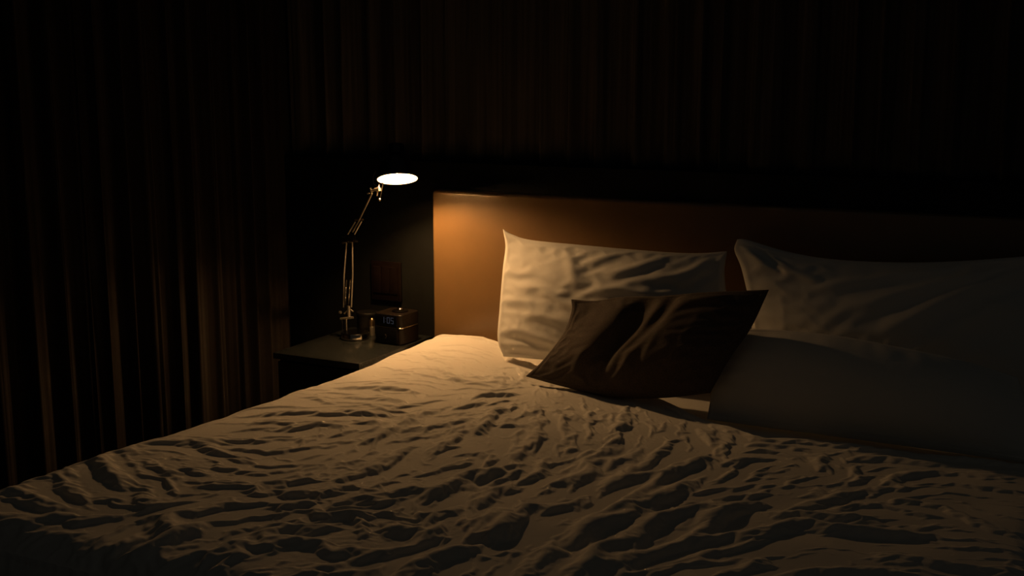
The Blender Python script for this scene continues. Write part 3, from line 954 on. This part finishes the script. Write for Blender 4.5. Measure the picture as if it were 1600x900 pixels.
bm = bmesh.new()
tube(bm, [LP(542, 521), LP(541, 505), LP(541, 497)], 0.0055, 14)
tube(bm, [LP(535, 522), LP(535.5, 505), LP(534, 497)], 0.0022, 8)
from_bm('pivot_post', bm, 'chrome', lamp)
bm = bmesh.new()
tube(bm, [LP(532, 498, -.012), LP(552, 496, -.012)], 0.004, 12)
tube(bm, [LP(530.5, 488, -.012), LP(533, 488, -.012)], 0.005, 12)
tube(bm, [LP(538, 490), LP(546, 482), LP(552, 487)], 0.003, 8)
tube(bm, [LP(546, 497), LP(545, 478)], 0.007, 12)
from_bm('pivot', bm, 'dull', lamp)
for xs in ((541.5, 537.5, 536.5), (550.5, 551, 549)):
    bm = bmesh.new()
    tube(bm, [LP(xs[0], 378), LP(xs[1], 430), LP(xs[2], 480)], 0.0031, 10)
    from_bm('lower_arm', bm, 'dull', lamp)
for x0, x1 in ((541.3, 539), (547, 544.5)):
    bm = bmesh.new()
    a, b = LP(x0, 440, -.008), LP(x1, 476, -.008)
    n = 240
    c = [a.lerp(b, k / n) + Vector((math.cos(k * 0.75) * 0.0022, math.sin(k * 0.75) * 0.0022, 0)) for k in range(n + 1)]
    tube(bm, c, 0.0008, 5)
    tube(bm, [a, b], 0.0021, 8)
    tube(bm, [LP(x0 + 0.3, 437, -.008), LP(x0 + 0.2, 441, -.008)], 0.0016, 8)
    from_bm('spring', bm, 'chrome', lamp)
bm = bmesh.new()
e0 = [LP(538, 378), LP(555, 378), LP(553, 367), LP(543, 366)]
for dy in (-0.006, 0.006):
    vs = [bm.verts.new(p + Vector((0, dy + o, 0))) for o in (-0.001, 0.001) for p in e0]
    bm.faces.new(vs[:4]); bm.faces.new(vs[4:])
    for k in range(4):
        bm.faces.new((vs[k], vs[(k + 1) % 4], vs[4 + (k + 1) % 4], vs[4 + k]))
tube(bm, [LP(534, 370, -.008), LP(541, 370, -.008)], 0.0022, 8)
from_bm('elbow', bm, 'darksteel', lamp)
bm = bmesh.new()
for x, y, r in ((538, 379, .0048), (545, 378, .003), (555.5, 377, .0052), (549, 378, .0035)):
    p = LP(x, y)
    tube(bm, [p + Vector((0, -.011, 0)), p + Vector((0, .011, 0))], r, 12)
from_bm('elbow_knob', bm, 'chrome', lamp)
for q in (((543, 367), (555, 347)), ((554, 366), (565, 346))):
    bm = bmesh.new()
    tube(bm, [LP(*q[0]), LP(*q[1])], 0.0026, 10)
    from_bm('link_arm', bm, 'dull', lamp)
bm = bmesh.new()
tube(bm, [LP(554.5, 344), LP(561, 343.5), LP(567.5, 343)], 0.0032, 10)
from_bm('link_bar', bm, 'brass', lamp)
hy = LAMP_Y - LY
bm = bmesh.new()
tube(bm, [LP(551, 362), LP(561, 344, hy * .4), LP(581, 302, hy)], 0.0036, 12)
from_bm('upper_arm', bm, 'dull', lamp)
bm = bmesh.new()
tube(bm, [LP(580, 299, hy), LP(584, 297, hy)], 0.0050, 12)
tube(bm, [LP(586, 296, hy), LP(593, 295.5, hy)], [0.006, 0.0075], 16)
tube(bm, [LP(590, 296, hy), LP(589, 306, hy)], [0.005, 0.002], 10)
tube(bm, [LP(574, 302.5, hy), LP(577, 302, hy)], 0.003, 8)
tube(bm, [LP(579, 293.5, hy), LP(579, 296, hy)], 0.003, 8)
tube(bm, [LP(591, 295, hy), LP(592, 288, hy + .01)], 0.003, 8)
from_bm('head_joint', bm, 'dull', lamp)
bm = bmesh.new()
tube(bm, [LP(598, 285, hy), LP(596.5, 297, hy), LP(594, 309, hy)], 0.0022, 8)
p = LP(593, 312, hy)
bmesh.ops.create_uvsphere(bm, u_segments=16, v_segments=10, radius=0.0062, matrix=Matrix.Translation(p))
from_bm('head_handle', bm, 'chrome', lamp)
bm = bmesh.new()
cpts = spline([at(587, 267, Y=LAMP_Y + .04), at(583.5, 276, Y=LAMP_Y + .03), at(584, 287, Y=LAMP_Y + .02), at(590, 292, Y=LAMP_Y + .01), at(592, 296, Y=LAMP_Y)], 20)
tube(bm, [Vector(p) for p in cpts], 0.0013, 6)
from_bm('cord', bm, 'dull', lamp)
# shade: a shallow bowl whose mouth is tipped towards the bed
hc = Vector(at(621, 280, Y=LAMP_Y))
tocam = Vector(CAM) - hc
tocam.z = 0
tocam.normalize()
TILT = math.radians(20.6)
nrm = Vector((0, 0, -1)) * math.cos(TILT) + tocam * math.sin(TILT)
ROLL = math.radians(1.5)                          # and a little towards the pillows
nrm = Matrix.Rotation(ROLL, 3, tocam) @ nrm
if nrm.dot(Vector(RT)) < 0:
    nrm = Matrix.Rotation(-2 * ROLL, 3, tocam) @ nrm
RM = (-nrm).to_track_quat('Z', 'Y').to_matrix().to_4x4()
RS = 32.0 * (hc - Vector(CAM)).dot(Vector(FW)) / FPX
SM = Matrix.Translation(hc) @ RM
bm = bmesh.new()
outer = [(RS, 0), (RS * .985, .012), (RS * .93, .034), (RS * .80, .060), (RS * .60, .080), (RS * .42, .090), (RS * .40, .120), (RS * .36, .126), (0, .127)]
lathe(bm, outer, SM, 64)
from_bm('lamp_shade', bm, 'darksteel', lamp)
bm = bmesh.new()
inner = [(RS * .998, -.0003), (RS * .97, .0005), (RS * .955, .012), (RS * .90, .033), (RS * .77, .057), (RS * .58, .076), (RS * .36, .085), (0, .086)]
lathe(bm, inner, SM, 64)
from_bm('reflector', bm, 'enamel', lamp)
bm = bmesh.new()
lathe(bm, [(0, .0205)] + [(.013 * math.sin(a), .0335 - .013 * math.cos(a)) for a in np.linspace(.25, 2.7, 14)] + [(.0055, .0465), (0, .0470)], SM, 32)
from_bm('bulb', bm, 'bulb', lamp)

bm = bmesh.new()
lathe(bm, [(0, .0480), (RS * .80, .0480), (RS * .81, .0470), (RS * .81, .0505), (0, .0510)], SM, 48)
from_bm('added_glow_disc', bm, 'fill_glow', lamp)  # glowing disc added behind the bulb to widen and soften its light

# ------------------------------------------------------------------ small things on the cabinet
p = at(566, 520, z=ZT)
cx, cy = float(at(563, 522, z=ZT)[0]) + 0.02, -0.015
can = thing('lidded_canister', 'small black round canister with lid behind the lamp base', 'canister', (cx, cy, ZT))
bm = bmesh.new()
lathe(bm, [(0, 0), (.040, 0), (.042, .003), (.042, .072), (0, .072)], Matrix.Translation((cx, cy, ZT)), 40)
from_bm('body', bm, 'black', can)
bm = bmesh.new()
lathe(bm, [(0, .0722), (.043, .0722), (.0435, .074), (.0435, .083), (.042, .085), (0, .0855)], Matrix.Translation((cx, cy, ZT)), 40)
from_bm('lid', bm, 'black', can)
q = at(581.5, 524, z=ZT)
bt = thing('bottle', 'slim shiny pointed bottle between the lamp and the alarm clock', 'bottle', (q[0], q[1], ZT))
bm = bmesh.new()
lathe(bm, [(0, 0), (.0095, 0), (.0105, .002), (.0105, .036), (.009, .0375), (0, .0375)], Matrix.Translation((q[0], q[1], ZT)), 28)
from_bm('body', bm, 'dull', bt)
bm = bmesh.new()
lathe(bm, [(0, .0377), (.0108, .0377), (.0108, .053), (.0095, .060), (.006, .066), (.0022, .069), (.002, .076), (0, .077)], Matrix.Translation((q[0], q[1], ZT)), 28)
from_bm('cap', bm, 'brass', bt)

# alarm clock: two wooden-sided halves with a metal band between
c0 = at(632, 541.5, z=ZT)
cw, cdp, ch = 0.122, 0.120, 0.114
ccx, ccy = -0.062 - cw / 2 + 0.007, -0.140 + cdp / 2
clk = thing('alarm_clock', 'cube-shaped bedside alarm clock with dim digits and a metal band', 'alarm clock', (ccx, ccy, ZT))
rz = Matrix.Rotation(math.radians(-3), 4, 'Z')


def ck(bm):
    for v in bm.verts:
        v.co = Vector((ccx, ccy, ZT)) + rz @ v.co
    return bm


def rbox(bm, hx, hy_, z0, z1, r, seg=8, edge=0.002):
    """Upright block with round vertical corners and small edge bevels."""
    loops = []
    for z, ins in ((z0, edge), (z0 + edge, 0), (z1 - edge, 0), (z1, edge)):
        lp = []
        for sx, sy, a0 in ((1, 1, 0), (-1, 1, 90), (-1, -1, 180), (1, -1, 270)):
            for k in range(seg + 1):
                a = math.radians(a0 + 90 * k / seg)
                lp.append(bm.verts.new((sx * (hx - r) + (r - ins) * math.cos(a), sy * (hy_ - r) + (r - ins) * math.sin(a), z)))
        loops.append(lp)
    n = len(loops[0])
    for a, b in zip(loops, loops[1:]):
        for k in range(n):
            bm.faces.new((a[k], a[(k + 1) % n], b[(k + 1) % n], b[k]))
    bm.faces.new(loops[0][::-1])
    bm.faces.new(loops[-1])


bm = bmesh.new(); rbox(bm, cw / 2, cdp / 2, 0.003, 0.062, 0.016); from_bm('lower_body', ck(bm), 'walnut', clk)
bm = bmesh.new(); rbox(bm, cw / 2 + .0008, cdp / 2 + .0008, 0.0622, 0.0668, 0.0165, edge=.0008); from_bm('metal_band', ck(bm), 'chrome', clk)
bm = bmesh.new(); rbox(bm, cw / 2, cdp / 2, 0.067, ch, 0.016); from_bm('upper_body', ck(bm), 'walnut', clk)
for x in (-.045, .045):
    for y in (-.045, .045):
        bm = bmesh.new(); lathe(bm, [(0, 0), (.006, 0), (.006, .0029), (0, .0029)], Matrix.Translation((x, y, 0)), 16)
        from_bm('foot', ck(bm), 'black', clk)
fy = -cdp / 2
bm = bmesh.new(); box(bm, (-cw / 2 + .008, fy - .0025, 0.070), (cw / 2 - .017, fy + .004, ch - .003), .002, 2); from_bm('display', ck(bm), 'gloss', clk)
bm = bmesh.new(); box(bm, (-cw / 2 + .008, fy - .0025, 0.005), (cw / 2 - .017, fy + .004, 0.0605), .002, 2); from_bm('front_panel', ck(bm), 'black', clk)
bm = bmesh.new(); lathe(bm, [(0, .0), (.0085, .0), (.0085, .004), (.0065, .006), (0, .0062)], Matrix.Translation((-.008, fy - .0026, .031)) @ Matrix.Rotation(math.radians(90), 4, 'X'), 24)
from_bm('dial', ck(bm), 'darksteel', clk)
bm = bmesh.new(); lathe(bm, [(0, ch + .0002), (.030, ch + .0002), (.030, ch + .004), (.026, ch + .006), (0, ch + .006)], Matrix.Translation((.012, .004, 0)), 36)
from_bm('snooze_pad', ck(bm), 'darksteel', clk)
bm = bmesh.new(); lathe(bm, [(.0105, ch + .0062), (.0115, ch + .009), (.009, ch + .013), (.004, ch + .0155), (0, ch + .016)], Matrix.Translation((.012, .004, 0)), 28)
from_bm('snooze_button', ck(bm), 'chrome', clk)
SEG = {'1': 'bc', '0': 'abcdef', '5': 'afgcd'}


def digit(bm, ch_, x, z, wd, ht, th):
    y0, y1 = fy - .0031, fy - .0026
    R_ = {'a': (x, z + ht - th, x + wd, z + ht), 'd': (x, z, x + wd, z + th), 'g': (x, z + ht / 2 - th / 2, x + wd, z + ht / 2 + th / 2),
          'f': (x, z + ht / 2, x + th, z + ht), 'b': (x + wd - th, z + ht / 2, x + wd, z + ht), 'e': (x, z, x + th, z + ht / 2), 'c': (x + wd - th, z, x + wd, z + ht / 2)}
    for s_ in SEG[ch_]:
        a = R_[s_]
        box(bm, (a[0], y0, a[1]), (a[2], y1, a[3]))


bm = bmesh.new()
digit(bm, '1', -.024, .080, .0115, .023, .0022)
box(bm, (-.0065, fy - .0031, .085), (-.0045, fy - .0026, .087)); box(bm, (-.0065, fy - .0031, .096), (-.0045, fy - .0026, .098))
digit(bm, '0', .000, .080, .0125, .023, .0022)
digit(bm, '5', .017, .080, .0125, .023, .0022)
from_bm('time_digits', ck(bm), 'digit', clk, smooth=False)

# switch panel on the wall above the clock
a, b = at(583, 467, Y=WY), at(628, 410, Y=WY)
sw = thing('switch_panel', 'dark reddish switch panel on the wall above the alarm clock', 'switch', ((a[0] + b[0]) / 2, WY, (a[2] + b[2]) / 2))
bm = bmesh.new(); box(bm, (a[0], WY - .012, a[2]), (b[0], WY - .0005, b[2]), .003, 3); from_bm('plate', bm, 'redwood', sw)
w3 = (b[0] - a[0] - .024) / 3
for k in range(3):
    bm = bmesh.new()
    x = a[0] + .012 + k * w3
    vs = box(bm, (x + .001, WY - .0165, a[2] + .03), (x + w3 - .001, WY - .0122, b[2] - .02), .001, 2)
    from_bm('rocker', bm, 'redwood', sw)
